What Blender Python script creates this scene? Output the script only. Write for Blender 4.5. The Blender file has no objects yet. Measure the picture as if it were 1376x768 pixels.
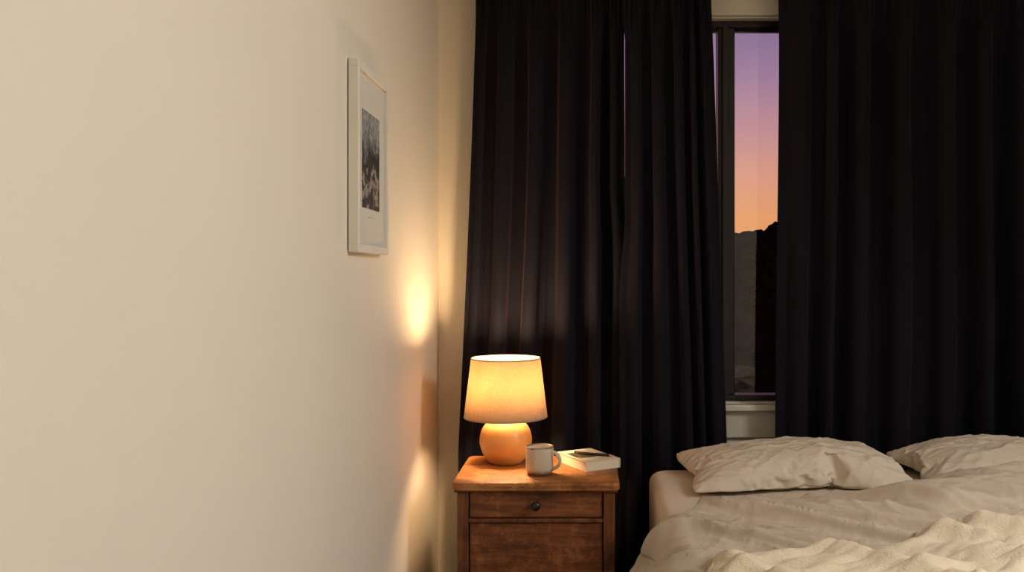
import bpy, bmesh, math, random, time
import numpy as np
from mathutils import Vector, Matrix, noise
from mathutils.bvhtree import BVHTree
random.seed(4); np.random.seed(4)
scene=bpy.context.scene
COL=scene.collection
try:
    scene.view_settings.view_transform='Standard'
    scene.view_settings.look='None'
except Exception as e: print(e)
T0=time.time()

def lin(r,g,b):
    def f(c):
        c/=255.0
        return c/12.92 if c<=0.04045 else ((c+0.055)/1.055)**2.4
    return (f(r),f(g),f(b),1.0)

# ---------------------------------------------------------------- materials
def newmat(name):
    m=bpy.data.materials.new(name); m.use_nodes=True
    nt=m.node_tree; nt.nodes.clear()
    out=nt.nodes.new('ShaderNodeOutputMaterial')
    return m,nt,out
def N(nt,typ,**kw):
    n=nt.nodes.new(typ)
    for k,v in kw.items(): setattr(n,k,v)
    return n
def fabric(name,c1,c2,scale=6,rough=.9,bump=.3,bscale=60,sheen=0.0,weave=900,weave_str=.15,dist=.01,crease=0,cscale=7,cdist=.012,sheen_tint=None):
    m,nt,out=newmat(name); L=nt.links.new
    p=N(nt,'ShaderNodeBsdfPrincipled'); p.inputs['Roughness'].default_value=rough
    p.inputs['Specular IOR Level'].default_value=.2
    if sheen: 
        p.inputs['Sheen Weight'].default_value=sheen
        p.inputs['Sheen Roughness'].default_value=.4
        if sheen_tint: p.inputs['Sheen Tint'].default_value=sheen_tint
    tc=N(nt,'ShaderNodeTexCoord')
    n1=N(nt,'ShaderNodeTexNoise'); n1.inputs['Scale'].default_value=scale; n1.inputs['Detail'].default_value=5
    L(tc.outputs['Object'],n1.inputs['Vector'])
    cr=N(nt,'ShaderNodeValToRGB'); cr.color_ramp.elements[0].position=.35; cr.color_ramp.elements[1].position=.65
    cr.color_ramp.elements[0].color=c1; cr.color_ramp.elements[1].color=c2
    L(n1.outputs['Fac'],cr.inputs['Fac']); L(cr.outputs['Color'],p.inputs['Base Color'])
    n2=N(nt,'ShaderNodeTexNoise'); n2.inputs['Scale'].default_value=bscale; n2.inputs['Detail'].default_value=6
    n2.inputs['Distortion'].default_value=.8
    L(tc.outputs['Object'],n2.inputs['Vector'])
    n3=N(nt,'ShaderNodeTexNoise'); n3.inputs['Scale'].default_value=weave
    L(tc.outputs['Object'],n3.inputs['Vector'])
    b1=N(nt,'ShaderNodeBump'); b1.inputs['Strength'].default_value=bump; b1.inputs['Distance'].default_value=dist
    L(n2.outputs['Fac'],b1.inputs['Height'])
    if crease:
        rn=N(nt,'ShaderNodeTexNoise'); rn.noise_type='RIDGED_MULTIFRACTAL'
        rn.inputs['Scale'].default_value=cscale; rn.inputs['Detail'].default_value=3; rn.inputs['Distortion'].default_value=.5
        mpp=N(nt,'ShaderNodeMapping'); mpp.inputs['Scale'].default_value=(.5,1.8,1.2); mpp.inputs['Rotation'].default_value=(0,0,.45)
        L(tc.outputs['Object'],mpp.inputs['Vector']); L(mpp.outputs[0],rn.inputs['Vector'])
        b0=N(nt,'ShaderNodeBump'); b0.inputs['Strength'].default_value=crease; b0.inputs['Distance'].default_value=cdist
        L(rn.outputs['Fac'],b0.inputs['Height']); L(b0.outputs['Normal'],b1.inputs['Normal'])
    b2=N(nt,'ShaderNodeBump'); b2.inputs['Strength'].default_value=weave_str; b2.inputs['Distance'].default_value=.001
    L(n3.outputs['Fac'],b2.inputs['Height']); L(b1.outputs['Normal'],b2.inputs['Normal'])
    L(b2.outputs['Normal'],p.inputs['Normal'])
    L(p.outputs[0],out.inputs[0])
    return m
def plain(name,c,rough=.5,metal=0,var=.06,scale=8,bump=.0,bscale=200,spec=.5,coat=0):
    m,nt,out=newmat(name); L=nt.links.new
    p=N(nt,'ShaderNodeBsdfPrincipled'); p.inputs['Roughness'].default_value=rough
    p.inputs['Metallic'].default_value=metal; p.inputs['Specular IOR Level'].default_value=spec
    p.inputs['Coat Weight'].default_value=coat
    tc=N(nt,'ShaderNodeTexCoord'); n1=N(nt,'ShaderNodeTexNoise'); n1.inputs['Scale'].default_value=scale
    n1.inputs['Detail'].default_value=4
    L(tc.outputs['Object'],n1.inputs['Vector'])
    cr=N(nt,'ShaderNodeValToRGB')
    cr.color_ramp.elements[0].position=.3; cr.color_ramp.elements[1].position=.7
    cr.color_ramp.elements[0].color=tuple(x*(1-var) for x in c[:3])+(1,)
    cr.color_ramp.elements[1].color=tuple(min(1,x*(1+var)) for x in c[:3])+(1,)
    L(n1.outputs['Fac'],cr.inputs['Fac']); L(cr.outputs['Color'],p.inputs['Base Color'])
    if bump:
        n2=N(nt,'ShaderNodeTexNoise'); n2.inputs['Scale'].default_value=bscale; n2.inputs['Detail'].default_value=3
        L(tc.outputs['Object'],n2.inputs['Vector'])
        b=N(nt,'ShaderNodeBump'); b.inputs['Strength'].default_value=bump; b.inputs['Distance'].default_value=.002
        L(n2.outputs['Fac'],b.inputs['Height']); L(b.outputs['Normal'],p.inputs['Normal'])
    L(p.outputs[0],out.inputs[0])
    return m
def wood(name,dark,mid,light,axis='X',rough=.42,worn=.5):
    m,nt,out=newmat(name); L=nt.links.new
    p=N(nt,'ShaderNodeBsdfPrincipled'); p.inputs['Specular IOR Level'].default_value=.4
    tc=N(nt,'ShaderNodeTexCoord'); mp=N(nt,'ShaderNodeMapping')
    s=[26,26,26]; s['XYZ'.index(axis)]=2.2
    mp.inputs['Scale'].default_value=s
    L(tc.outputs['Object'],mp.inputs['Vector'])
    n1=N(nt,'ShaderNodeTexNoise'); n1.inputs['Scale'].default_value=1.6; n1.inputs['Detail'].default_value=8; n1.inputs['Roughness'].default_value=.62
    n1.inputs['Distortion'].default_value=1.1
    L(mp.outputs[0],n1.inputs['Vector'])
    cr=N(nt,'ShaderNodeValToRGB'); e=cr.color_ramp.elements
    e[0].position=.28; e[0].color=dark; e[1].position=.72; e[1].color=light
    x=e.new(.5); x.color=mid
    L(n1.outputs['Fac'],cr.inputs['Fac'])
    n2=N(nt,'ShaderNodeTexNoise'); n2.inputs['Scale'].default_value=10; n2.inputs['Detail'].default_value=14; n2.inputs['Roughness'].default_value=.84
    L(tc.outputs['Object'],n2.inputs['Vector'])
    c2=N(nt,'ShaderNodeValToRGB'); c2.color_ramp.elements[0].position=.52; c2.color_ramp.elements[1].position=.60
    L(n2.outputs['Fac'],c2.inputs['Fac'])
    mx=N(nt,'ShaderNodeMix',data_type='RGBA'); mx.inputs[7].default_value=tuple(min(1,v*1.5) for v in light[:3])+(1,)
    mul=N(nt,'ShaderNodeMath',operation='MULTIPLY'); mul.inputs[1].default_value=worn
    L(c2.outputs['Color'],mul.inputs[0]); L(mul.outputs[0],mx.inputs[0]); L(cr.outputs['Color'],mx.inputs[6])
    n3=N(nt,'ShaderNodeTexNoise'); n3.inputs['Scale'].default_value=9; n3.inputs['Detail'].default_value=12; n3.inputs['Roughness'].default_value=.75
    mp3=N(nt,'ShaderNodeMapping'); mp3.inputs['Location'].default_value=(3,5,1); L(tc.outputs['Object'],mp3.inputs['Vector']); L(mp3.outputs[0],n3.inputs['Vector'])
    c3=N(nt,'ShaderNodeValToRGB'); c3.color_ramp.elements[0].position=.50; c3.color_ramp.elements[1].position=.62
    L(n3.outputs['Fac'],c3.inputs['Fac'])
    mul3=N(nt,'ShaderNodeMath',operation='MULTIPLY'); mul3.inputs[1].default_value=.7
    L(c3.outputs['Color'],mul3.inputs[0])
    mx3=N(nt,'ShaderNodeMix',data_type='RGBA'); mx3.inputs[7].default_value=tuple(v*.5 for v in dark[:3])+(1,)
    L(mul3.outputs[0],mx3.inputs[0]); L(mx.outputs[2],mx3.inputs[6])
    L(mx3.outputs[2],p.inputs['Base Color'])
    mr=N(nt,'ShaderNodeMapRange'); mr.inputs['To Min'].default_value=rough-.1; mr.inputs['To Max'].default_value=rough+.2
    L(n2.outputs['Fac'],mr.inputs['Value']); L(mr.outputs[0],p.inputs['Roughness'])
    b=N(nt,'ShaderNodeBump'); b.inputs['Strength'].default_value=.25; b.inputs['Distance'].default_value=.002
    L(n1.outputs['Fac'],b.inputs['Height']); L(b.outputs['Normal'],p.inputs['Normal'])
    L(p.outputs[0],out.inputs[0])
    return m

M_wall=plain('wall_paint',lin(228,219,202),rough=.65,var=.02,scale=1.5,bump=.08,bscale=90,spec=.2)
M_ceil=plain('ceiling_paint',lin(225,222,214),rough=.9,var=.02)
M_trim=plain('trim_paint',lin(222,214,196),rough=.4,var=.02)
M_floor=wood('floor_wood',lin(80,50,30),lin(120,80,50),lin(150,105,70),'Y',worn=.1)
M_alu=plain('window_bronze',lin(32,28,26),rough=.4,metal=.2,var=.1)
M_curtain=fabric('navy_curtain',(.0040,.0036,.0080,1),(.0053,.0048,.0102,1),scale=3,rough=.9,bump=.12,bscale=40,sheen=.045,weave=700,weave_str=.3,dist=.006,sheen_tint=(1,.6,.66,1))
M_sheet=fabric('linen_sheet',lin(202,186,167),lin(210,194,175),scale=4,bump=.3,bscale=14,dist=.012,crease=.3)
M_pillow=fabric('linen_pillowcase',lin(202,188,169),lin(212,198,179),scale=5,bump=.3,bscale=34,dist=.008,weave_str=.6,crease=1.0,cscale=10,cdist=.014)
M_duvet=fabric('linen_duvet',lin(186,171,152),lin(196,181,162),scale=3,bump=.25,bscale=38,dist=.008,weave_str=.6,crease=1.0,cscale=9,cdist=.012)
M_fleece=fabric('fleece_blanket',lin(206,190,164),lin(217,202,176),scale=20,bump=.6,bscale=150,sheen=.2,weave=420,weave_str=1,dist=.005)
M_top=wood('walnut_top',lin(108,60,27),lin(154,96,47),lin(184,126,71),'X',rough=.42,worn=.55)
M_front=wood('walnut_front',lin(82,44,22),lin(118,67,34),lin(148,94,52),'X',rough=.5,worn=.6)
M_stile=wood('walnut_stile',lin(72,39,20),lin(104,59,30),lin(136,86,46),'Z',rough=.5,worn=.55)
M_knob=plain('dark_knob',lin(44,25,17),rough=.35)
M_lampbase=plain('ceramic_ochre',lin(206,148,84),rough=.42,var=.10,scale=14,bump=.15,bscale=60,coat=.15)
M_brass=plain('brass',lin(180,140,70),rough=.3,metal=1)
M_frame=plain('white_frame',lin(228,222,208),rough=.45,var=.03)
M_mat=plain('mat_board',lin(230,226,214),rough=.8,var=.02)
M_page=fabric('book_pages',lin(220,208,182),lin(230,218,194),scale=200,bump=.2,bscale=300)
M_cover=plain('book_cover',lin(222,212,188),rough=.4,var=.03)
M_pencil=plain('pencil_black',lin(25,25,28),rough=.35)

# lampshade
m,nt,out=newmat('shade_linen'); L=nt.links.new
tc=N(nt,'ShaderNodeTexCoord'); mp=N(nt,'ShaderNodeMapping'); mp.inputs['Scale'].default_value=(40,40,380)
mp2=N(nt,'ShaderNodeMapping'); mp2.inputs['Scale'].default_value=(340,340,30)
L(tc.outputs['Object'],mp.inputs['Vector']); L(tc.outputs['Object'],mp2.inputs['Vector'])
na=N(nt,'ShaderNodeTexNoise'); na.inputs['Scale'].default_value=1; L(mp.outputs[0],na.inputs['Vector'])
nb=N(nt,'ShaderNodeTexNoise'); nb.inputs['Scale'].default_value=1; L(mp2.outputs[0],nb.inputs['Vector'])
ad=N(nt,'ShaderNodeMath',operation='ADD'); L(na.outputs['Fac'],ad.inputs[0]); L(nb.outputs['Fac'],ad.inputs[1])
mr=N(nt,'ShaderNodeMapRange'); mr.inputs['From Min'].default_value=.65; mr.inputs['From Max'].default_value=1.35
L(ad.outputs[0],mr.inputs['Value'])
cr=N(nt,'ShaderNodeValToRGB'); cr.color_ramp.elements[0].color=(.39,.285,.17,1); cr.color_ramp.elements[1].color=(.62,.48,.305,1)
L(mr.outputs[0],cr.inputs['Fac'])
tr=N(nt,'ShaderNodeBsdfTranslucent'); df=N(nt,'ShaderNodeBsdfDiffuse')
L(cr.outputs['Color'],tr.inputs['Color']); df.inputs['Color'].default_value=(.60,.50,.39,1)
mx=N(nt,'ShaderNodeMixShader'); mx.inputs[0].default_value=.45
L(tr.outputs[0],mx.inputs[1]); L(df.outputs[0],mx.inputs[2]); L(mx.outputs[0],out.inputs[0])
M_shade=m
m,nt,out=newmat('bulb_glow'); e=N(nt,'ShaderNodeEmission'); e.inputs[0].default_value=(1,.655,.35,1); e.inputs[1].default_value=265
nt.links.new(e.outputs[0],out.inputs[0]); M_bulb=m
def glass(name,k):
    m,nt,out=newmat(name); L=nt.links.new
    t=N(nt,'ShaderNodeBsdfTransparent'); t.inputs[0].default_value=(.97,.97,.97,1)
    g=N(nt,'ShaderNodeBsdfGlossy'); g.inputs['Roughness'].default_value=.01
    lw=N(nt,'ShaderNodeLayerWeight'); lw.inputs[0].default_value=.5
    pw=N(nt,'ShaderNodeMath',operation='POWER'); pw.inputs[1].default_value=5; L(lw.outputs['Facing'],pw.inputs[0])
    ma=N(nt,'ShaderNodeMath',operation='MULTIPLY_ADD'); ma.inputs[1].default_value=.96*k; ma.inputs[2].default_value=.04*k; L(pw.outputs[0],ma.inputs[0])
    mx=N(nt,'ShaderNodeMixShader'); L(ma.outputs[0],mx.inputs[0]); L(t.outputs[0],mx.inputs[1]); L(g.outputs[0],mx.inputs[2]); L(mx.outputs[0],out.inputs[0])
    return m
M_glass=glass('pane_glass',1.0); M_pglass=glass('picture_glass',.2)
# mug glaze
m,nt,out=newmat('speckled_stoneware'); L=nt.links.new
p=N(nt,'ShaderNodeBsdfPrincipled'); p.inputs['Roughness'].default_value=.35
tc=N(nt,'ShaderNodeTexCoord'); sx=N(nt,'ShaderNodeSeparateXYZ'); L(tc.outputs['Object'],sx.inputs[0])
nz=N(nt,'ShaderNodeTexNoise'); nz.inputs['Scale'].default_value=60; L(tc.outputs['Object'],nz.inputs['Vector'])
ma=N(nt,'ShaderNodeMath',operation='MULTIPLY_ADD'); ma.inputs[1].default_value=.008; L(nz.outputs['Fac'],ma.inputs[0]); L(sx.outputs['Z'],ma.inputs[2])
mr=N(nt,'ShaderNodeMapRange'); mr.inputs['From Min'].default_value=.004; mr.inputs['From Max'].default_value=.0915; L(ma.outputs[0],mr.inputs['Value'])
cr=N(nt,'ShaderNodeValToRGB'); e=cr.color_ramp.elements
e[0].position=.09; e[0].color=lin(124,98,74); e[1].position=.985; e[1].color=lin(98,64,40)
for pos,c in ((.15,lin(166,148,120)),(.22,lin(198,186,164)),(.93,lin(208,196,174))):
    x=e.new(pos); x.color=c
L(mr.outputs[0],cr.inputs['Fac'])
vo=N(nt,'ShaderNodeTexNoise'); vo.inputs['Scale'].default_value=320; vo.inputs['Detail'].default_value=1; L(tc.outputs['Object'],vo.inputs['Vector'])
c2=N(nt,'ShaderNodeValToRGB'); c2.color_ramp.elements[0].position=.64; c2.color_ramp.elements[1].position=.72; L(vo.outputs['Fac'],c2.inputs['Fac'])
hf=N(nt,'ShaderNodeMath',operation='MULTIPLY'); hf.inputs[1].default_value=.6; L(c2.outputs['Color'],hf.inputs[0])
mx=N(nt,'ShaderNodeMix',data_type='RGBA'); L(hf.outputs[0],mx.inputs[0]); L(cr.outputs['Color'],mx.inputs[6]); mx.inputs[7].default_value=lin(130,108,84)
L(mx.outputs[2],p.inputs['Base Color']); L(p.outputs[0],out.inputs[0]); M_mug=m
# art print
m,nt,out=newmat('art_print_ink'); L=nt.links.new
p=N(nt,'ShaderNodeBsdfPrincipled'); p.inputs['Roughness'].default_value=.6
tc=N(nt,'ShaderNodeTexCoord'); sx=N(nt,'ShaderNodeSeparateXYZ'); L(tc.outputs['Generated'],sx.inputs[0])
cr=N(nt,'ShaderNodeValToRGB'); e=cr.color_ramp.elements
e[0].position=0; e[0].color=lin(60,56,53); e[1].position=1; e[1].color=lin(136,137,132)
for pos,c in ((.10,lin(76,70,65)),(.16,lin(134,122,112)),(.26,lin(140,130,120)),(.34,lin(66,62,59)),(.48,lin(38,38,38)),(.62,lin(84,86,86)),(.8,lin(124,126,123))):
    x=e.new(pos); x.color=c
nz=N(nt,'ShaderNodeTexNoise'); nz.inputs['Scale'].default_value=30; nz.inputs['Detail'].default_value=9; L(tc.outputs['Object'],nz.inputs['Vector'])
ma=N(nt,'ShaderNodeMath',operation='MULTIPLY_ADD'); ma.inputs[1].default_value=1.2; L(nz.outputs['Fac'],ma.inputs[0])
sb=N(nt,'ShaderNodeMath',operation='SUBTRACT'); sb.inputs[1].default_value=.6; L(sx.outputs['Z'],sb.inputs[0]); L(sb.outputs[0],ma.inputs[2])
L(ma.outputs[0],cr.inputs['Fac'])
vo=N(nt,'ShaderNodeTexVoronoi'); vo.inputs['Scale'].default_value=70; L(tc.outputs['Object'],vo.inputs['Vector'])
mx=N(nt,'ShaderNodeMix',data_type='RGBA'); mx.blend_type='MULTIPLY'; mx.inputs[0].default_value=.8
L(cr.outputs['Color'],mx.inputs[6]); 
mr=N(nt,'ShaderNodeMapRange'); mr.inputs['From Max'].default_value=.6; mr.inputs['To Min'].default_value=.4; mr.inputs['To Max'].default_value=1.9
L(vo.outputs['Distance'],mr.inputs['Value']); L(mr.outputs[0],mx.inputs[7])
L(mx.outputs[2],p.inputs['Base Color']); L(p.outputs[0],out.inputs[0]); M_print=m

# ---------------------------------------------------------------- mesh helpers
def link(o,parent=None):
    COL.objects.link(o)
    if parent is not None: o.parent=parent
    return o
def meshobj(name,bm,mat=None,loc=(0,0,0),parent=None,smooth=False):
    me=bpy.data.meshes.new(name); bm.to_mesh(me); bm.free()
    if smooth:
        for p in me.polygons: p.use_smooth=True
    if mat: me.materials.append(mat)
    o=bpy.data.objects.new(name,me); o.location=loc
    return link(o,parent)
def add_box(bm,x0,x1,y0,y1,z0,z1):
    vs=[bm.verts.new(c) for c in ((x0,y0,z0),(x1,y0,z0),(x1,y1,z0),(x0,y1,z0),(x0,y0,z1),(x1,y0,z1),(x1,y1,z1),(x0,y1,z1))]
    for f in ((3,2,1,0),(4,5,6,7),(0,1,5,4),(1,2,6,5),(2,3,7,6),(3,0,4,7)): bm.faces.new([vs[i] for i in f])
def box(name,x0,x1,y0,y1,z0,z1,mat,parent=None,bevel=0.0,seg=2):
    c=((x0+x1)/2,(y0+y1)/2,z0)
    bm=bmesh.new(); add_box(bm,x0-c[0],x1-c[0],y0-c[1],y1-c[1],0,z1-z0)
    if bevel: bmesh.ops.bevel(bm,geom=bm.edges[:]+bm.verts[:],offset=bevel,segments=seg,profile=.5,affect='EDGES')
    pl=parent.location if parent else Vector((0,0,0))
    return meshobj(name,bm,mat,Vector(c)-Vector(pl),parent,smooth=False)
def boxes(name,lst,mat,parent=None,bevel=0.0):
    bm=bmesh.new()
    for b in lst: add_box(bm,*b)
    if bevel: bmesh.ops.bevel(bm,geom=bm.edges[:],offset=bevel,segments=2,profile=.5,affect='EDGES')
    pl=Vector(parent.location) if parent else Vector((0,0,0))
    bmesh.ops.translate(bm,verts=bm.verts[:],vec=-pl)
    return meshobj(name,bm,mat,(0,0,0),parent)
def lathe(name,prof,mat,loc,parent=None,seg=64,close=False):
    bm=bmesh.new(); rings=[]
    for r,z in prof:
        if r<1e-6: rings.append([bm.verts.new((0,0,z))])
        else: rings.append([bm.verts.new((r*math.cos(2*math.pi*i/seg),r*math.sin(2*math.pi*i/seg),z)) for i in range(seg)])
    pairs=list(zip(rings[:-1],rings[1:]))
    if close: pairs.append((rings[-1],rings[0]))
    for a,b in pairs:
        for i in range(seg):
            j=(i+1)%seg
            if len(a)==1 and len(b)==1: continue
            if len(a)==1: bm.faces.new((a[0],b[j],b[i]))
            elif len(b)==1: bm.faces.new((a[i],a[j],b[0]))
            else: bm.faces.new((a[i],a[j],b[j],b[i]))
    bmesh.ops.recalc_face_normals(bm,faces=bm.faces[:])
    pl=Vector(parent.location) if parent else Vector((0,0,0))
    return meshobj(name,bm,mat,Vector(loc)-pl,parent,smooth=True)
def tube(name,pts,r,mat,loc=(0,0,0),parent=None,seg=14,flat=1.0,cyc=False):
    bm=bmesh.new(); rings=[]; n=len(pts); P=[Vector(p) for p in pts]
    up=Vector((0,0,1))
    for i,p in enumerate(P):
        if cyc: t=(P[(i+1)%n]-P[i-1])
        else: t=(P[min(i+1,n-1)]-P[max(i-1,0)])
        t.normalize()
        a=t.cross(Vector((.13,.97,.2))); 
        if a.length<.1: a=t.cross(up)
        a.normalize(); b=t.cross(a); rr=r[i] if isinstance(r,(list,tuple)) else r
        rings.append([bm.verts.new(p+a*rr*math.cos(2*math.pi*k/seg)+b*rr*flat*math.sin(2*math.pi*k/seg)) for k in range(seg)])
    rg=range(n if cyc else n-1)
    for i in rg:
        A=rings[i];B=rings[(i+1)%n]
        for k in range(seg): bm.faces.new((A[k],A[(k+1)%seg],B[(k+1)%seg],B[k]))
    if not cyc: bm.faces.new(rings[0][::-1]); bm.faces.new(rings[-1])
    bmesh.ops.recalc_face_normals(bm,faces=bm.faces[:])
    pl=Vector(parent.location) if parent else Vector((0,0,0))
    return meshobj(name,bm,mat,Vector(loc)-pl,parent,smooth=True)
def empty(name,loc,label,cat):
    e=bpy.data.objects.new(name,None); e.empty_display_size=.05; e.location=loc; link(e)
    e['label']=label; e['category']=cat; return e
def tag(o,label,cat): o['label']=label; o['category']=cat; return o
def struct(o): o['kind']='structure'; return o

# ---------------------------------------------------------------- room
XL,XR,YB,YF,ZC=-.56,2.6,-2.0,3.22,2.46
WX0,WX1,WZ0,WZ1=.0,2.25,.757,2.192
def stag(o,label,cat): struct(o); o['label']=label; o['category']=cat; return o
stag(box('wall_left',XL-.15,XL,YB-.15,YF+.2,0,ZC,M_wall),'smooth cream painted plaster wall','wall')
stag(box('wall_right',XR,XR+.15,YB-.15,YF+.2,0,ZC,M_wall),'cream painted plaster wall beside the bed','wall')
stag(box('wall_back',XL,XR,YB-.15,YB,0,ZC,M_wall),'cream painted plaster wall facing the window','wall')
stag(boxes('wall_front',[(XL,WX0,YF,YF+.2,0,ZC),(WX1,XR,YF,YF+.2,0,ZC),(WX0,WX1,YF,YF+.2,0,WZ0),(WX0,WX1,YF,YF+.2,WZ1,ZC)],M_wall),'cream painted window wall behind the curtains','wall')
stag(box('floor',XL-.15,XR+.15,YB-.15,YF+.2,-.1,0,M_floor),'brown wooden plank floor','floor')
stag(box('ceiling',XL-.15,XR+.15,YB-.15,YF+.2,ZC,ZC+.1,M_ceil),'white painted ceiling','ceiling')
stag(box('baseboard_left',XL,XL+.014,YB,YF-.016,0,.09,M_trim,bevel=.003),'white baseboard along the cream wall','baseboard')
stag(box('baseboard_front',XL,XR,YF-.014,YF,0,.09,M_trim,bevel=.003),'white baseboard under the window','baseboard')
stag(boxes('trim_1',[(WX0-.07,WX1+.07,YF-.022,YF,WZ1+.005,WZ1+.078),(WX0-.08,WX1+.08,YF-.034,YF,WZ1+.063,WZ1+.083)],M_trim,bevel=.003),'cream window head casing','window trim')
stag(box('trim_2',WX0-.08,WX1+.08,YF-.05,YF+.06,WZ0-.028,WZ0-.004,M_trim,bevel=.005),'cream painted window sill board','window sill')
stag(box('trim_3',WX0-.07,WX1+.07,YF-.02,YF,WZ0-.13,WZ0-.03,M_trim,bevel=.003),'cream painted apron under the window sill','window trim')
# window
win=bpy.data.objects.new('window_1',None); win.location=(1.1,YF+.08,WZ0); link(win); stag(win,'dark bronze framed sliding window at dusk','window')
fy0,fy1=YF+.03,YF+.10
fb_,ft_=.022,.024
boxes('window_frame',[(WX0,WX1,fy0,fy1,WZ0,WZ0+fb_),(WX0,WX1,fy0,fy1,WZ1-ft_,WZ1),(WX0,WX0+.04,fy0,fy1,WZ0+fb_,WZ1-ft_),(WX1-.04,WX1,fy0,fy1,WZ0+fb_,WZ1-ft_),
   (.493,.556,fy0+.005,fy1,WZ0+fb_,WZ1-ft_),(1.42,1.48,fy0+.005,fy1,WZ0+fb_,WZ1-ft_)],M_alu,win,bevel=.003)
boxes('window_sash',[(.508,.53,fy0-.012,fy0+.005,WZ0+fb_,WZ1-ft_)],M_alu,win,bevel=.002)
for (a,b) in ((WX0+.04,.493),(.556,1.42),(1.48,WX1-.04)):
    box('window_pane',a,b,YF+.065,YF+.069,WZ0+fb_,WZ1-ft_,M_glass,win)

# ---------------------------------------------------------------- outside
M_hill=plain('hill_scrub',lin(46,42,35),rough=1,var=.5,scale=1.2,spec=0)
M_leaf=plain('tree_foliage',lin(28,25,22),rough=1,var=.4,scale=3,spec=0)
M_bark=plain('tree_bark',lin(30,24,20),rough=1,var=.3,scale=3,spec=0)
bm=bmesh.new(); nx,ny=520,24; g=[]
for j in range(ny):
    row=[]
    for i in range(nx):
        x=-30+90*i/(nx-1); t=j/(ny-1); y=45+25*t
        h=-3.2+7.72*math.sin(min(1,t*1.3)*math.pi/2)**1.3
        ph=x*3.1+1.8*noise.noise(Vector((x*.5,0,1)))
        top=noise.noise(Vector((x*.11,y*.1,0)))*1.2+noise.noise(Vector((x*.4,y*.3,3)))*.6+.42*math.sqrt(abs(math.sin(ph)))*(.6+.5*noise.noise(Vector((x*.8,0,7))))+.10*noise.noise(Vector((x*6,y*2,8)))
        row.append(bm.verts.new((x,y,h+top*t)))
    g.append(row)
for j in range(ny-1):
    for i in range(nx-1): bm.faces.new((g[j][i],g[j][i+1],g[j+1][i+1],g[j+1][i]))
tag(meshobj('hillside',bm,M_hill,smooth=True),'dusky scrub-covered hillside outside the window','hill')
stag(box('ground_1',-60,90,3.6,120,-3.4,-3.2,M_hill),'dark grassy ground outside below the window','ground')
def tree(x,y,ztop,r,seed):
    rnd=random.Random(seed)
    e=empty('tree',(x,y,-3.2),'dark leafy tree silhouetted against the dusk sky','tree'); e['group']='trees outside the window'
    H=ztop+3.2
    tube('trunk',[(0,0,0),(.05,0,1.5),(0,0.05,H-r*1.2)],[.22,.17,.08],M_bark,(x,y,-3.2),e)
    bm=bmesh.new()
    n=620
    for k in range(n):
        t=(k+.5)/n; s=.05+rnd.random()*.12
        zz=.5+(H-.5-s*.8)*t
        hd=max(0,(zz+s-(H-r*.5))/(r*.5)); rr=r*math.sqrt(max(.10,1-min(1,hd)**2))
        a=k*2.39996; q=max(0,rr-s*.7)*(1 if hd<=0 else rnd.random()**.35)
        mt=Matrix.Translation((q*math.cos(a),q*math.sin(a),zz))@Matrix.Diagonal((s*1.25,s*1.2,s*1.1,1))
        bmesh.ops.create_icosphere(bm,subdivisions=2,radius=1,matrix=mt)
    for k in range(9):
        mt=Matrix.Translation((0,0,.7+(H-1.5)*k/8))@Matrix.Diagonal((r*.86,r*.86,.72,1)); bmesh.ops.create_icosphere(bm,subdivisions=3,radius=1,matrix=mt)
    for v in bm.verts:
        v.co+=noise.noise_vector(v.co*4+Vector((seed,0,0)))*.09+noise.noise_vector(v.co*23)*.07
    meshobj('foliage',bm,M_leaf,(0,0,0),e)
tree(3.82,15,2.36,.84,1); tree(6.1,16.5,2.4,1.0,2); tree(9.0,18,2.1,1.0,3)

# ---------------------------------------------------------------- world
w=bpy.data.worlds.new('dusk'); scene.world=w; w.use_nodes=True; nt=w.node_tree; nt.nodes.clear(); L=nt.links.new
wo=N(nt,'ShaderNodeOutputWorld'); bg=N(nt,'ShaderNodeBackground'); tc=N(nt,'ShaderNodeTexCoord'); sx=N(nt,'ShaderNodeSeparateXYZ')
L(tc.outputs['Generated'],sx.inputs[0]); mr=N(nt,'ShaderNodeMapRange'); mr.inputs['From Min'].default_value=0; mr.inputs['From Max'].default_value=.5
L(sx.outputs['Z'],mr.inputs['Value']); cr=N(nt,'ShaderNodeValToRGB'); e=cr.color_ramp.elements
e[0].position=0; e[0].color=lin(238,158,96); e[1].position=1; e[1].color=lin(44,44,84)
for pos,c in ((.13,lin(242,168,114)),(.22,lin(232,164,138)),(.33,lin(204,150,156)),(.44,lin(168,132,162)),(.56,lin(140,116,156)),(.75,lin(74,66,116))):
    x=e.new(pos); x.color=c
L(mr.outputs[0],cr.inputs['Fac']); L(cr.outputs['Color'],bg.inputs[0]); bg.inputs[1].default_value=1.0; L(bg.outputs[0],wo.inputs[0])

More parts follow.
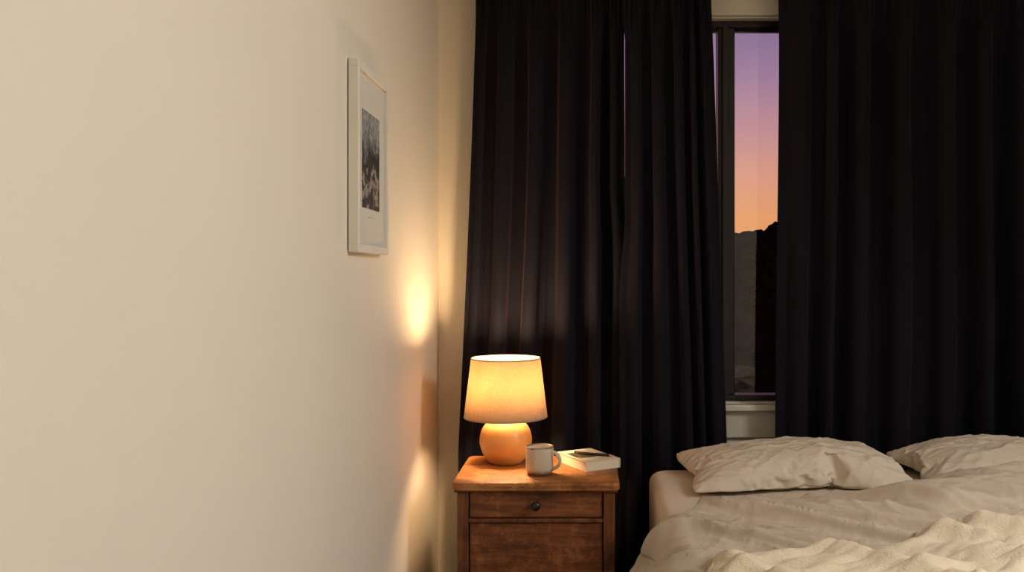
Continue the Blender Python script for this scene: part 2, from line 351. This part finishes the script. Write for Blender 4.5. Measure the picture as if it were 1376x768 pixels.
# ---------------------------------------------------------------- curtains
def sm(t): t=max(0,min(1,t)); return t*t*(3-2*t)
def cl(t): return max(0,min(1,t))
def curtain(xl,xr,nf,y0,seed,label,dL=None,dR=None,eL=None,eR=None,z0=.02,z1=2.30,A=.038):
    rnd=random.Random(seed); ns=nf*36; nz=90
    wd=[rnd.uniform(.5,1.6) for _ in range(nf)]; s=sum(wd); cum=[0]
    for q in wd: cum.append(cum[-1]+q/s)
    amp=[rnd.uniform(.5,1.2) for _ in range(nf+1)]; sk=[rnd.uniform(-.4,.4) for _ in range(nf+1)]
    verts=[];faces=[]
    for j in range(nz+1):
        z=z0+(z1-z0)*j/nz; tz=(z1-z)/(z1-z0)
        L_=xl+(dL(z) if dL else 0); R_=xr+(dR(z) if dR else 0)
        for i in range(ns+1):
            s_=i/ns
            sw=s_+.035*math.sin(math.pi*s_)*noise.noise(Vector((s_*3,tz*1.6,seed+4)))
            k=0
            while k<nf-1 and sw>cum[k+1]: k+=1
            f=(sw-cum[k])/(cum[k+1]-cum[k])
            a=amp[k]*(1-f)+amp[k+1]*f
            ph=2*math.pi*f
            drop=sm(tz/.14)
            head=.010*math.cos(2*ph)+.006*math.cos(5*ph+sk[k]*4)
            cs=math.cos(ph); cs=cs+.18*math.cos(2*ph)*(-1)
            body=A*a*(cs*.92+.08*math.cos(2*ph+sk[k]*3))
            flat=sm(min(s_,1-s_)*nf*1.1)
            y=head*(1-drop)+body*(.25+.75*drop)*(1+.2*math.sin(3*tz+seed+k))*flat
            xo=A*.3*drop*math.sin(2*ph)*.5
            n1=noise.noise(Vector((s_*nf*.6,tz*1.1,seed)))*.022*drop*flat
            n2=noise.noise(Vector((s_*nf*2.6,tz*1.8,seed+9)))*.008*flat
            env=min(1,min(s_,1-s_)*nf*2.5)
            x=L_+(R_-L_)*s_+xo*env
            if eL: x+=eL(z)*(1-s_)**5
            if eR: x+=eR(z)*s_**7
            verts.append((x,y0+y+n1+n2,z))
    W=ns+1
    for j in range(nz):
        for i in range(ns): faces.append((j*W+i,j*W+i+1,(j+1)*W+i+1,(j+1)*W+i))
    cx=(xl+xr)/2
    me=bpy.data.meshes.new('curtain'); me.from_pydata([(v[0]-cx,v[1]-y0,v[2]) for v in verts],[],faces); me.update()
    for p in me.polygons: p.use_smooth=True
    me.materials.append(M_curtain)
    o=bpy.data.objects.new('curtain',me); o.location=(cx,y0,0); link(o)
    md=o.modifiers.new('s','SOLIDIFY'); md.thickness=.003
    tag(o,label,'curtain'); o['group']='blackout curtains on the ceiling rail'
    return o
# the slit between the first two panels is widest near the top and closes lower down
curtain(-.408,.1318,6,3.118,14,'black-navy blackout curtain hanging behind the table lamp',
        dL=lambda z:-.062*cl((2.15-z)/1.55)**1.2,eR=lambda z:.03*sm((1.60-z)/.3)+.0022*sm((2.05-z)/.35),A=.044)
curtain(.1328,.443,5,3.075,23,'narrow black-navy blackout curtain beside the window gap',
        dR=lambda z:.062*cl((2.2-z)/1.8),eL=lambda z:-.02*sm((1.45-z)/.3)-.008*sm((z-2.08)/.05))
curtain(.688,2.10,11,3.095,37,'wide black-navy blackout curtain hanging behind the bed',
        dL=lambda z:-.014*sm((2.1-z)/1.5),A=.046)
rail=box('curtain_rail',-.45,2.2,3.06,3.12,2.302,2.325,M_alu,bevel=.003); tag(rail,'dark ceiling-height curtain rail above the window','curtain rail')
for i,x in enumerate((-.40,.85,2.1)):
    box('rail_bracket',x-.012,x+.012,3.08,3.22,2.325,2.345,M_alu,rail)

# ---------------------------------------------------------------- nightstand
nx0,nx1,ny0,ny1,nt_z=-.411,.096,2.57,2.97,.61
ns=empty('nightstand',(-.157,2.77,0),'worn reddish-brown wooden nightstand with drawer and cupboard door','nightstand')
bm=bmesh.new(); add_box(bm,nx0,nx1,ny0,ny1,nt_z-.022,nt_z)
ve=[e for e in bm.edges if abs(e.verts[0].co.z-e.verts[1].co.z)>.01]
bmesh.ops.bevel(bm,geom=ve,offset=.026,segments=6,profile=.5,affect='EDGES')
he=[e for e in bm.edges if abs(e.verts[0].co.z-e.verts[1].co.z)<1e-5 and abs(e.verts[0].co.z-nt_z)<1e-5]
bmesh.ops.bevel(bm,geom=he,offset=.009,segments=4,profile=.5,affect='EDGES')
bmesh.ops.translate(bm,verts=bm.verts[:],vec=(.157,-2.77,0))
meshobj('tabletop',bm,M_top,(0,0,0),ns)
bx0,bx1=-.393,.081
boxes('carcass',[(bx0,bx0+.016,2.60,2.96,.10,.588),(bx1-.016,bx1,2.60,2.96,.10,.588),(bx0+.016,bx1-.016,2.945,2.96,.10,.588),(bx0+.016,bx1-.016,2.60,2.945,.10,.116),
   (bx0+.016,bx1-.016,2.60,2.945,.483,.495)],M_front,ns)
boxes('face_frame',[(bx0,bx0+.034,2.583,2.60,.0,.588),(bx1-.034,bx1,2.583,2.60,.0,.588),(bx0+.034,bx1-.034,2.585,2.60,.488,.499),(bx0+.034,bx1-.034,2.585,2.60,.10,.125),(bx0+.034,bx1-.034,2.585,2.60,.583,.588)],M_stile,ns,bevel=.0015)
boxes('leg',[(bx0,bx0+.034,2.926,2.96,0,.10)],M_stile,ns); boxes('leg',[(bx1-.034,bx1,2.926,2.96,0,.10)],M_stile,ns)
boxes('moulding',[(bx0-.008,bx1+.008,2.576,2.62,.580,.588)],M_stile,ns,bevel=.0025)
dr=box('drawer',bx0+.037,bx1-.037,2.590,2.90,.502,.578,M_front,ns,bevel=.003)
def knob(x,y,z,par,prof,name='knob'):
    o=lathe(name,prof,M_knob,(0,0,0),None,seg=28)
    o.rotation_euler=(math.pi/2,0,0); o.parent=par
    wl=Vector(par.location)+Vector(ns.location); o.location=Vector((x,y,z))-wl
knob(-.156,2.590,.540,dr,[(0,0),(.007,0),(.007,.006),(.012,.009),(.0145,.015),(.0135,.021),(.009,.025),(0,.0265)])
door=box('door',bx0+.037,bx1-.037,2.592,2.606,.128,.485,M_front,ns,bevel=.003)

# ---------------------------------------------------------------- table lamp
lx,ly=-.273,2.86
lamp=empty('table_lamp',(lx,ly,nt_z+.0005),'lit table lamp with linen shade and round ochre ceramic base','lamp')
prof=[(0,0),(.050,0),(.056,.003),(.068,.018),(.079,.040),(.0865,.066),(.0855,.088),(.078,.112),(.063,.132),(.044,.146),(.028,.153),(.018,.156),(0,.156)]
def smooth_prof(p,n=3):
    out=[]
    P=[p[0]]+p+[p[-1]]
    for i in range(1,len(P)-2):
        for k in range(n):
            t=k/n; a,b,c,d=P[i-1],P[i],P[i+1],P[i+2]
            out.append(tuple(max(0,.5*((2*b[q])+(-a[q]+c[q])*t+(2*a[q]-5*b[q]+4*c[q]-d[q])*t*t+(-a[q]+3*b[q]-3*c[q]+d[q])*t**3)) for q in (0,1)))
    out.append(p[-1]); return out
lathe('lamp_base',[prof[0]]+smooth_prof(prof[1:-1],4)+[prof[-1]],M_lampbase,lamp.location,lamp,seg=96)
lathe('lamp_stem',[(0,.155),(.011,.155),(.011,.200),(.015,.202),(.015,.232),(0,.232)],M_brass,lamp.location,lamp,seg=32)
zb,zt,rb,rt=.150,.346,.138,.115
lathe('lamp_shade',[(rb,zb),(rb-.0003,zb+.004),(rt+.0003,zt-.004),(rt,zt),(rt-.002,zt),(rb-.002,zb)],M_shade,lamp.location,lamp,seg=128,close=True)
def ring(r,z,rad,name,mat):
    tube(name,[(r*math.cos(a),r*math.sin(a),z) for a in [2*math.pi*i/96 for i in range(96)]],rad,mat,lamp.location,lamp,seg=8,cyc=True)
ring(rb-.001,zb+.002,.0022,'shade_rim',M_shade); ring(rt-.001,zt-.001,.0022,'shade_rim',M_shade)
bm=bmesh.new()
for a in (0.4,2.5,4.6):
    p0=Vector((0.013*math.cos(a),.013*math.sin(a),.222)); p1=Vector((.125*math.cos(a),.125*math.sin(a),.222))
    d=(p1-p0); mt=Matrix.Translation((p0+p1)/2)@d.to_track_quat('Z','Y').to_matrix().to_4x4()
    bmesh.ops.create_cone(bm,cap_ends=True,segments=8,radius1=.0014,radius2=.0014,depth=d.length,matrix=mt)
meshobj('shade_carrier',bm,M_brass,(0,0,0),lamp)
bp=[(0,.232),(.013,.233),(.018,.242),(.032,.258),(.041,.277),(.042,.292),(.036,.310),(.022,.323),(0,.329)]
lathe('light_bulb',bp,M_bulb,lamp.location,lamp,seg=24)

# ---------------------------------------------------------------- mug
mx_,my_=-.151,2.69
mug=empty('mug',(mx_,my_,nt_z+.0005),'speckled cream stoneware mug with brown rim on the nightstand','mug')
prof=[(0,0),(.034,0),(.038,.003),(.0425,.012),(.0435,.03),(.0432,.06),(.0436,.083),(.0434,.087),(.0415,.0875),(.0405,.083),(.040,.06),(.040,.02),(.034,.008),(0,.007)]
lathe('mug_body',prof,M_mug,mug.location,mug,seg=64)
pts=[]
for i in range(17):
    a=-math.pi/2+math.pi*i/16
    pts.append((.041+.028*math.cos(a),0,.046+.026*math.sin(a)))
pts=[(.036,0,.020)]+pts+[(.036,0,.072)]
h=tube('handle',pts,.0052,M_mug,mug.location,mug,seg=12,flat=1.3); h.rotation_euler=(0,0,math.radians(-22))

# ---------------------------------------------------------------- book + pencil
yaw=math.atan2(.065,.11); bl,bw,bt=.19,.13,.030
bk=empty('book',(-.007,2.715,nt_z+.0005),'cream paperback with small dark cover picture lying on the nightstand','book'); bk.rotation_euler=(0,0,yaw)
def lbox(name,x0,x1,y0,y1,z0,z1,mat,par,bev=.0008):
    bm=bmesh.new(); add_box(bm,x0,x1,y0,y1,z0,z1)
    if bev: bmesh.ops.bevel(bm,geom=bm.edges[:],offset=bev,segments=2,profile=.5,affect='EDGES')
    return meshobj(name,bm,mat,(0,0,0),par)
lbox('pages',.002,bw-.003,.002,bl-.002,.0012,bt-.0012,M_page,bk)
lbox('cover',0,bw,0,bl,bt-.0012,bt,M_cover,bk,.0004); lbox('cover',0,bw,0,bl,0,.0012,M_cover,bk,.0004); lbox('spine',bw-.0025,bw,0,bl,.0012,bt-.0012,M_cover,bk,.0004)
m,nt,out=newmat('cover_picture'); L=nt.links.new
p=N(nt,'ShaderNodeBsdfPrincipled'); p.inputs['Roughness'].default_value=.4
tc=N(nt,'ShaderNodeTexCoord'); nz=N(nt,'ShaderNodeTexNoise'); nz.inputs['Scale'].default_value=40; nz.inputs['Detail'].default_value=3; L(tc.outputs['Object'],nz.inputs['Vector'])
cr=N(nt,'ShaderNodeValToRGB'); cr.color_ramp.interpolation='CONSTANT'; e=cr.color_ramp.elements
e[0].position=0; e[0].color=lin(176,164,134); e[1].position=.60; e[1].color=lin(160,72,44)
for pos,c in ((.40,lin(120,116,82)),(.47,lin(62,58,44)),(.55,lin(98,104,72))): x=e.new(pos); x.color=c
L(nz.outputs['Fac'],cr.inputs['Fac']); L(cr.outputs['Color'],p.inputs['Base Color']); L(p.outputs[0],out.inputs[0])
lbox('cover_picture',.012,.078,.060,.150,bt,bt+.0003,m,bk,0)
pc=empty('pencil',(.020,2.822,nt_z+.0005+bt+.0050),'dark pencil lying across the book','pencil'); pc.rotation_euler=(0,0,math.radians(-24))
def lt(name,pts,r,mat,par):
    bm=bmesh.new()
    for (a,ra),(b,rb_) in zip(zip(pts[:-1],r[:-1]),zip(pts[1:],r[1:])):
        d=b-a
        mt=Matrix.Translation(((a+b)/2,0,0))@Matrix.Rotation(math.pi/2,4,'Y')
        bmesh.ops.create_cone(bm,cap_ends=True,segments=6,radius1=ra,radius2=rb_,depth=d,matrix=mt)
    return meshobj(name,bm,mat,(0,0,0),par)
lt('pencil_shaft',[-.07,.055],[.0045,.0045],M_pencil,pc); lt('pencil_tip',[.055,.072],[.0042,.0006],plain('bare_wood',lin(190,140,90)),pc)

# ---------------------------------------------------------------- wall picture
fy_0,fy_1,fz0,fz1=2.0,2.308,1.285,1.737
pf=empty('picture_frame',(XL,2.154,fz0),'white wooden picture frame with matted art print on the wall','picture frame')
def pbox(name,lst,mat,bev=0): 
    return boxes(name,lst,mat,pf,bevel=bev)
fx1=-.534; bw_=.018; x0_=XL+.003
pbox('frame_moulding',[(x0_,fx1,fy_0,fy_1,fz0,fz0+bw_),(x0_,fx1,fy_0,fy_1,fz1-bw_,fz1),(x0_,fx1,fy_0,fy_0+bw_,fz0+bw_,fz1-bw_),(x0_,fx1,fy_1-bw_,fy_1,fz0+bw_,fz1-bw_)],M_frame,.0012)
pbox('backing',[(XL+.0005,x0_+.002,fy_0+.004,fy_1-.004,fz0+.004,fz1-.004)],M_pencil)
pbox('mat_board',[(-.546,-.543,fy_0+bw_,fy_1-bw_,fz0+bw_,fz1-bw_)],M_mat)
pr=pbox('art_print',[(-.543,-.5425,2.066,2.238,1.395,1.633)],M_print)
pbox('caption_mark',[(-.543,-.5427,2.066+.060+q,2.066+.060+q+wq,1.373,1.3745) for q,wq in ((0,.007),(.010,.011),(.024,.004),(.031,.012))],plain('caption_ink',lin(160,154,144)))
pbox('glass',[(-.5405,-.5400,fy_0+bw_,fy_1-bw_,fz0+bw_,fz1-bw_)],M_pglass)

# ---------------------------------------------------------------- bed
BX0,BX1,BY0,BY1,BZ=.205,1.82,.95,2.95,.57
bed=empty('bed',(1.01,1.95,0),'double bed with cream linen fitted sheet against the curtained window','bed')
boxes('bed_frame',[(BX0+.03,BX1-.03,BY0+.02,BY0+.05,.14,.29),(BX0+.03,BX1-.03,BY1-.04,BY1-.01,.14,.29),(BX0+.03,BX0+.06,BY0+.05,BY1-.04,.14,.29),(BX1-.06,BX1-.03,BY0+.05,BY1-.04,.14,.29),(BX0+.06,BX1-.06,BY0+.05,BY1-.04,.25,.29)],M_stile,bed,.004)
for x in (BX0+.04,BX1-.10):
    for y in (BY0+.03,BY1-.09): boxes('leg',[(x,x+.06,y,y+.06,0,.14)],M_stile,bed,.004)
bm=bmesh.new(); add_box(bm,BX0,BX1,BY0,BY1,.292,BZ)
ve=[e for e in bm.edges if abs(e.verts[0].co.z-e.verts[1].co.z)>.1]
bmesh.ops.bevel(bm,geom=ve,offset=.07,segments=6,profile=.5,affect='EDGES')
he=[e for e in bm.edges if abs(e.verts[0].co.z-e.verts[1].co.z)<1e-4 and e.is_manifold and len(e.link_faces)==2 and abs(e.link_faces[0].normal.z-e.link_faces[1].normal.z)>.5]
bmesh.ops.bevel(bm,geom=he,offset=.035,segments=5,profile=.5,affect='EDGES')
bmesh.ops.translate(bm,verts=bm.verts[:],vec=(-1.01,-1.95,0))
mat_o=meshobj('mattress',bm,M_sheet,(0,0,0),bed,smooth=True)
mat_o['label']='mattress in cream linen fitted sheet'

def warpn(x,y,sc,seed,wa=.7):
    wx=noise.noise(Vector((x*sc*.5,y*sc*.5,seed)))*wa; wy=noise.noise(Vector((x*sc*.5,y*sc*.5,seed+20)))*wa
    return noise.noise(Vector((x*sc+wx,y*sc+wy,seed+3)))
def soft(x,y,sc,seed,k=6):
    n=warpn(x,y,sc,seed); return math.exp(-(n*k)**2)
def cusp(x,y,sc,seed,k=8):
    """pinched cloth fold: crisp crest, hollow flanks, 0..1"""
    n=abs(warpn(x,y,sc,seed))*k; return math.exp(-math.sqrt(n*n+.04)+.2)
def bake(o,frames):
    for f in range(1,frames+1): scene.frame_set(f)
    dg=bpy.context.evaluated_depsgraph_get(); ev=o.evaluated_get(dg)
    me=bpy.data.meshes.new_from_object(ev)
    return me
def pillow_mesh(Lx,Ly,nx,ny,seed):
    bm=bmesh.new(); top={};bot={}
    for i in range(nx+1):
        for j in range(ny+1):
            u=i/nx*2-1;v=j/ny*2-1
            x=u*Lx/2;y=v*Ly/2
            edge=(i in(0,nx)) or (j in(0,ny))
            h=.012*(1-u*u)*(1-v*v)+.004*noise.noise(Vector((x*14,y*14,seed)))
            kx=1-.04*abs(v)**4*abs(u)**2; ky=1-.08*abs(u)**4*abs(v)**2
            x*=kx;y*=ky
            if edge:
                vt=bm.verts.new((x,y,.003*noise.noise(Vector((x*20,y*20,seed))))); top[i,j]=vt; bot[i,j]=vt
            else:
                top[i,j]=bm.verts.new((x,y,.004+abs(h))); bot[i,j]=bm.verts.new((x,y,-.004-abs(h)))
    for i in range(nx):
        for j in range(ny):
            bm.faces.new((top[i,j],top[i+1,j],top[i+1,j+1],top[i,j+1]))
            bm.faces.new((bot[i,j],bot[i,j+1],bot[i+1,j+1],bot[i+1,j]))
    bmesh.ops.recalc_face_normals(bm,faces=bm.faces[:])
    return bm
t=time.time()
po=meshobj('pillow_sim',pillow_mesh(.80,.54,84,58,5),M_pillow,(0,0,5))
cm=po.modifiers.new('c','CLOTH'); s=cm.settings
s.quality=6; s.mass=.2; s.tension_stiffness=20; s.compression_stiffness=20; s.shear_stiffness=6; s.bending_stiffness=.08
s.use_pressure=True; s.uniform_pressure_force=3.5; s.air_damping=2; s.effector_weights.gravity=0; s.shrink_min=-.04
cm.collision_settings.use_collision=False
pme=bake(po,26)
bpy.data.objects.remove(po)
scene.frame_set(1)
b=bmesh.new(); b.from_mesh(pme); bmesh.ops.subdivide_edges(b,edges=b.edges[:],cuts=1,use_grid_fill=True,smooth=1.0); b.to_mesh(pme); b.free()
co=np.zeros(len(pme.vertices)*3); pme.vertices.foreach_get('co',co); co=co.reshape(-1,3)
print('PILLOW bbox',co.min(0),co.max(0),'t',time.time()-t)
c=(co.min(0)+co.max(0))/2; co-=c
ext=co.max(0)-co.min(0)
def place_pillow(co,sx,sy,thick,tilt,cx,cy,flip,seed,rz,label):
    q=co.copy(); 
    q[:,0]*=sx/ext[0]*flip; q[:,1]*=sy/ext[1]*(1 if seed%2 else -1)
    half=ext[2]/2
    zz=q[:,2]/half
    up=np.where(zz>0,np.sign(zz)*np.abs(zz)**.75*thick*.80,zz*thick*.20)
    up=up*(1+.08*np.sin(q[:,0]*5+seed))
    q[:,2]=up+tilt*(q[:,1]/sy+.5)
    for i in range(len(q)):
        x,y=q[i,0],q[i,1]
        w=max(0,min(1,zz[i]*3+.4))
        q[i,2]+=w*(noise.noise(Vector((x*5,y*7,seed*3)))*.006+cusp(x*.5+y*.4,y*1.3-x*.35,7,seed*7,10)*.006+cusp(x*.7+y*.7,y*1.2,14,seed*5,9)*.0045+cusp(x*.6-y*.5,y,26,seed*5,8)*.003-.005)
    a=rz; X=q[:,0]*math.cos(a)-q[:,1]*math.sin(a); Y=q[:,0]*math.sin(a)+q[:,1]*math.cos(a); q[:,0]=X;q[:,1]=Y
    q[:,2]-=q[:,2].min()
    me=pme.copy(); 
    me.vertices.foreach_set('co',q.reshape(-1)); me.update()
    b=bmesh.new(); b.from_mesh(me); bmesh.ops.recalc_face_normals(b,faces=b.faces[:]); b.to_mesh(me); b.free()
    for p in me.polygons: p.use_smooth=True
    o=bpy.data.objects.new('pillow',me); o.location=(cx,cy,BZ+.0005); link(o)
    tag(o,label,'pillow'); o['group']='pillows at the head of the bed'
    return o
P1=place_pillow(co,.71,.43,.115,.022,.661,2.765,1,1,math.radians(1),'rumpled cream linen pillow propped against the dark curtain')
P2=place_pillow(co,.75,.42,.120,.022,1.400,2.80,-1,2,math.radians(2),'rumpled cream linen pillow partly tucked behind the duvet')

# ---- duvet: thin linen spread over the mattress top and hanging down the near side
def ymax(x): return 2.20+.30*sm((x-.14)/.30)+.05*sm((x-.85)/.25)+.012*math.sin(x*11)+.012*noise.noise(Vector((x*6,0,4)))
th=-.45; ca,sa=math.cos(th),math.sin(th)
NU,NV=480,300
S0,S1=-.36,1.64        # arc coordinate: 0 = mattress edge, negative hangs down
R=.045
dverts=[]
for j in range(NV+1):
    v=j/NV
    for i in range(NU+1):
        s_=S0+(S1-S0)*i/NU
        xt=BX0+max(s_,0)
        yy=1.0+(ymax(xt if s_>0 else BX0+s_*.5)-1.0)*v
        if s_>R: px,pz,nxx,nzz=BX0+s_,0.0,0.0,1.0
        elif s_>-R*.57:
            a=(R-s_)/(R*1.57)*math.pi/2
            px=BX0+R-math.sin(a)*R; pz=-(1-math.cos(a))*R; nxx,nzz=-math.sin(a),math.cos(a)
        else:
            d_=-R*.57-s_
            px=BX0-.16*d_-.02*sm(d_/.1); pz=-R-d_*.96; nxx,nzz=-.98,.15
        topw=sm((s_+.02)/.10)
        xx=s_-.5; y2=yy-2.1
        bend=.12*math.sin(xx*2.4+.4)+.05*math.sin(y2*5+xx*2)
        p_=xx*ca+y2*sa; q_=-xx*sa+y2*ca+bend
        long_=cusp(p_*.13,q_,6.0,3,6.5)*.036
        mid_=cusp(p_*.15+.3,q_,12,11,7.5)*.017
        crs=cusp(q_*.3+3,p_*.8,8,17,14)*.002
        fine_=cusp(p_*.22,q_,25,8,7.5)*.0060+cusp(q_*.5,p_,26,28,10)*.0010
        und=.010*noise.noise(Vector((xx*2.0,y2*2.4,5)))+.006
        near=1-.45*sm((yy-2.25)/.2)*(1-sm((px-.75)/.3))
        hgt=.005+(und*topw+long_+mid_+crs+fine_)*near
        if topw<1: hgt+= (1-topw)*.024*(.5+.5*math.sin(yy*21+2.2*noise.noise(Vector((yy*2.5,s_*2,0)))))
        gx=px
        bul=.034*math.exp(-((gx-1.30)/.40)**4)*math.exp(-((yy-2.42)/.11)**2)
        wq=sm((gx-.70)/.25); ye=2.25+.03*math.sin(gx*7)+.16*(1-wq)
        tt=(yy-ye)/.05; lip=sm(tt)
        fold=wq*.030*(lip**.6 if lip>0 else 0)
        hgt+=(bul+fold)*topw
        hem=sm((1-v)*NV/6)
        hgt=hgt*hem+.005*(1-hem)
        py=yy-wq*topw*.020*math.exp(-((tt-.7)/.6)**2)
        dverts.append((px+nxx*hgt,py,BZ+.004+pz+nzz*hgt))
W=NU+1
dfaces=[(j*W+i,j*W+i+1,(j+1)*W+i+1,(j+1)*W+i) for j in range(NV) for i in range(NU)]
dme=bpy.data.meshes.new('duvet'); dme.from_pydata(dverts,[],dfaces); dme.update(); dme.materials.append(M_duvet)
for p in dme.polygons: p.use_smooth=True
dv=bpy.data.objects.new('duvet',dme); link(dv); tag(dv,'rumpled grey-beige linen duvet spread over the bed','duvet')
# throw: draped over the duvet surface, long low irregular folds, rounded corner
tree_=BVHTree.FromPolygons([v.co[:] for v in dme.vertices],[p.vertices[:] for p in dme.polygons])
NX,NY=240,120
H=np.zeros((NY+1,NX+1)); XX=np.zeros_like(H); YY=np.zeros_like(H)
for j in range(NY+1):
    for i in range(NX+1):
        u=i/NX; v=j/NY
        x=.225+1.57*u
        cu=cl((x-.225)/.22)
        ye=1.74+.15*math.sqrt(max(0,1-(1-cu)**2))+.24*sm((x-.40)/.75)+.012*math.sin(x*8)+.010*noise.noise(Vector((x*7,0,0)))
        y0_=1.14; y=y0_+(ye-y0_)*v
        x+= .02*math.sin(y*11)*(1-u)
        hit=tree_.ray_cast(Vector((x,y,1.5)),Vector((0,0,-1)))
        XX[j,i]=x;YY[j,i]=y;H[j,i]=hit[0].z if hit[0] else BZ
Hs=H.copy()
for it in range(30):
    P_=np.pad(Hs,1,mode='edge'); Hs=(P_[:-2,1:-1]+P_[2:,1:-1]+P_[1:-1,:-2]+P_[1:-1,2:]+Hs)/5
D=np.maximum(H-Hs,0)
for it in range(24):
    P_=np.pad(D,1,mode='edge'); D=np.maximum((P_[:-2,1:-1]+P_[2:,1:-1]+P_[1:-1,:-2]+P_[1:-1,2:]+D)/5, np.maximum(H-Hs,0)*.999)
Hs=Hs+D
verts=[]
for j in range(NY+1):
    for i in range(NX+1):
        x,y,h=XX[j,i],YY[j,i],Hs[j,i]; u=i/NX;v=j/NY
        q_=y-x*.30+.05*math.sin(x*4)
        edge=sm(min(1,min(u,1-u)*NX/14,min(v,1-v)*NY/7))
        big=soft(x*.20,q_,8.0,41,5.5)*.018
        m2=soft(x*.22,q_,17,31,5.5)*.008+soft(x*.3,q_,34,51,5)*.002
        z=h*edge+H[j,i]*(1-edge)+.011+(big+m2)*edge
        verts.append((x,y,max(z,H[j,i]+.011)))
W=NX+1
faces=[(j*W+i,j*W+i+1,(j+1)*W+i+1,(j+1)*W+i) for j in range(NY) for i in range(NX)]
bme=bpy.data.meshes.new('blanket'); bme.from_pydata(verts,[],faces); bme.update(); bme.materials.append(M_fleece)
for p in bme.polygons: p.use_smooth=True
bl_=bpy.data.objects.new('blanket',bme); link(bl_); tag(bl_,'soft cream fleece throw blanket draped in folds over the duvet','blanket')
md=dv.modifiers.new('t','SOLIDIFY'); md.thickness=.005; md.offset=0
md=bl_.modifiers.new('t','SOLIDIFY'); md.thickness=.007; md.offset=1
md=bl_.modifiers.new('s','SUBSURF'); md.levels=1; md.render_levels=1

# ---------------------------------------------------------------- lights
def area(name,loc,aim,size,energy,color):
    l=bpy.data.lights.new(name,'AREA'); l.energy=energy; l.size=size; l.color=color
    o=bpy.data.objects.new(name,l); o.location=loc; o.rotation_euler=Vector(aim).to_track_quat('-Z','Y').to_euler(); link(o); return o
area('room_fill',(2.2,1.2,2.2),(-.5,-.56,-.74),.7,58,(1,.985,.97))  # unseen soft fill added to light the room, aimed away from the curtains

# ---------------------------------------------------------------- camera
cd=bpy.data.cameras.new('camera'); cam=bpy.data.objects.new('camera',cd); link(cam)
cam.location=(0,0,1.23); cam.rotation_euler=(math.radians(90),0,0)
cd.sensor_width=36; cd.lens=1156/1376*36; cd.shift_x=-102/1376; cd.shift_y=-14/1376; cd.clip_start=.05; cd.clip_end=500
scene.camera=cam
print('TOTAL',time.time()-T0)
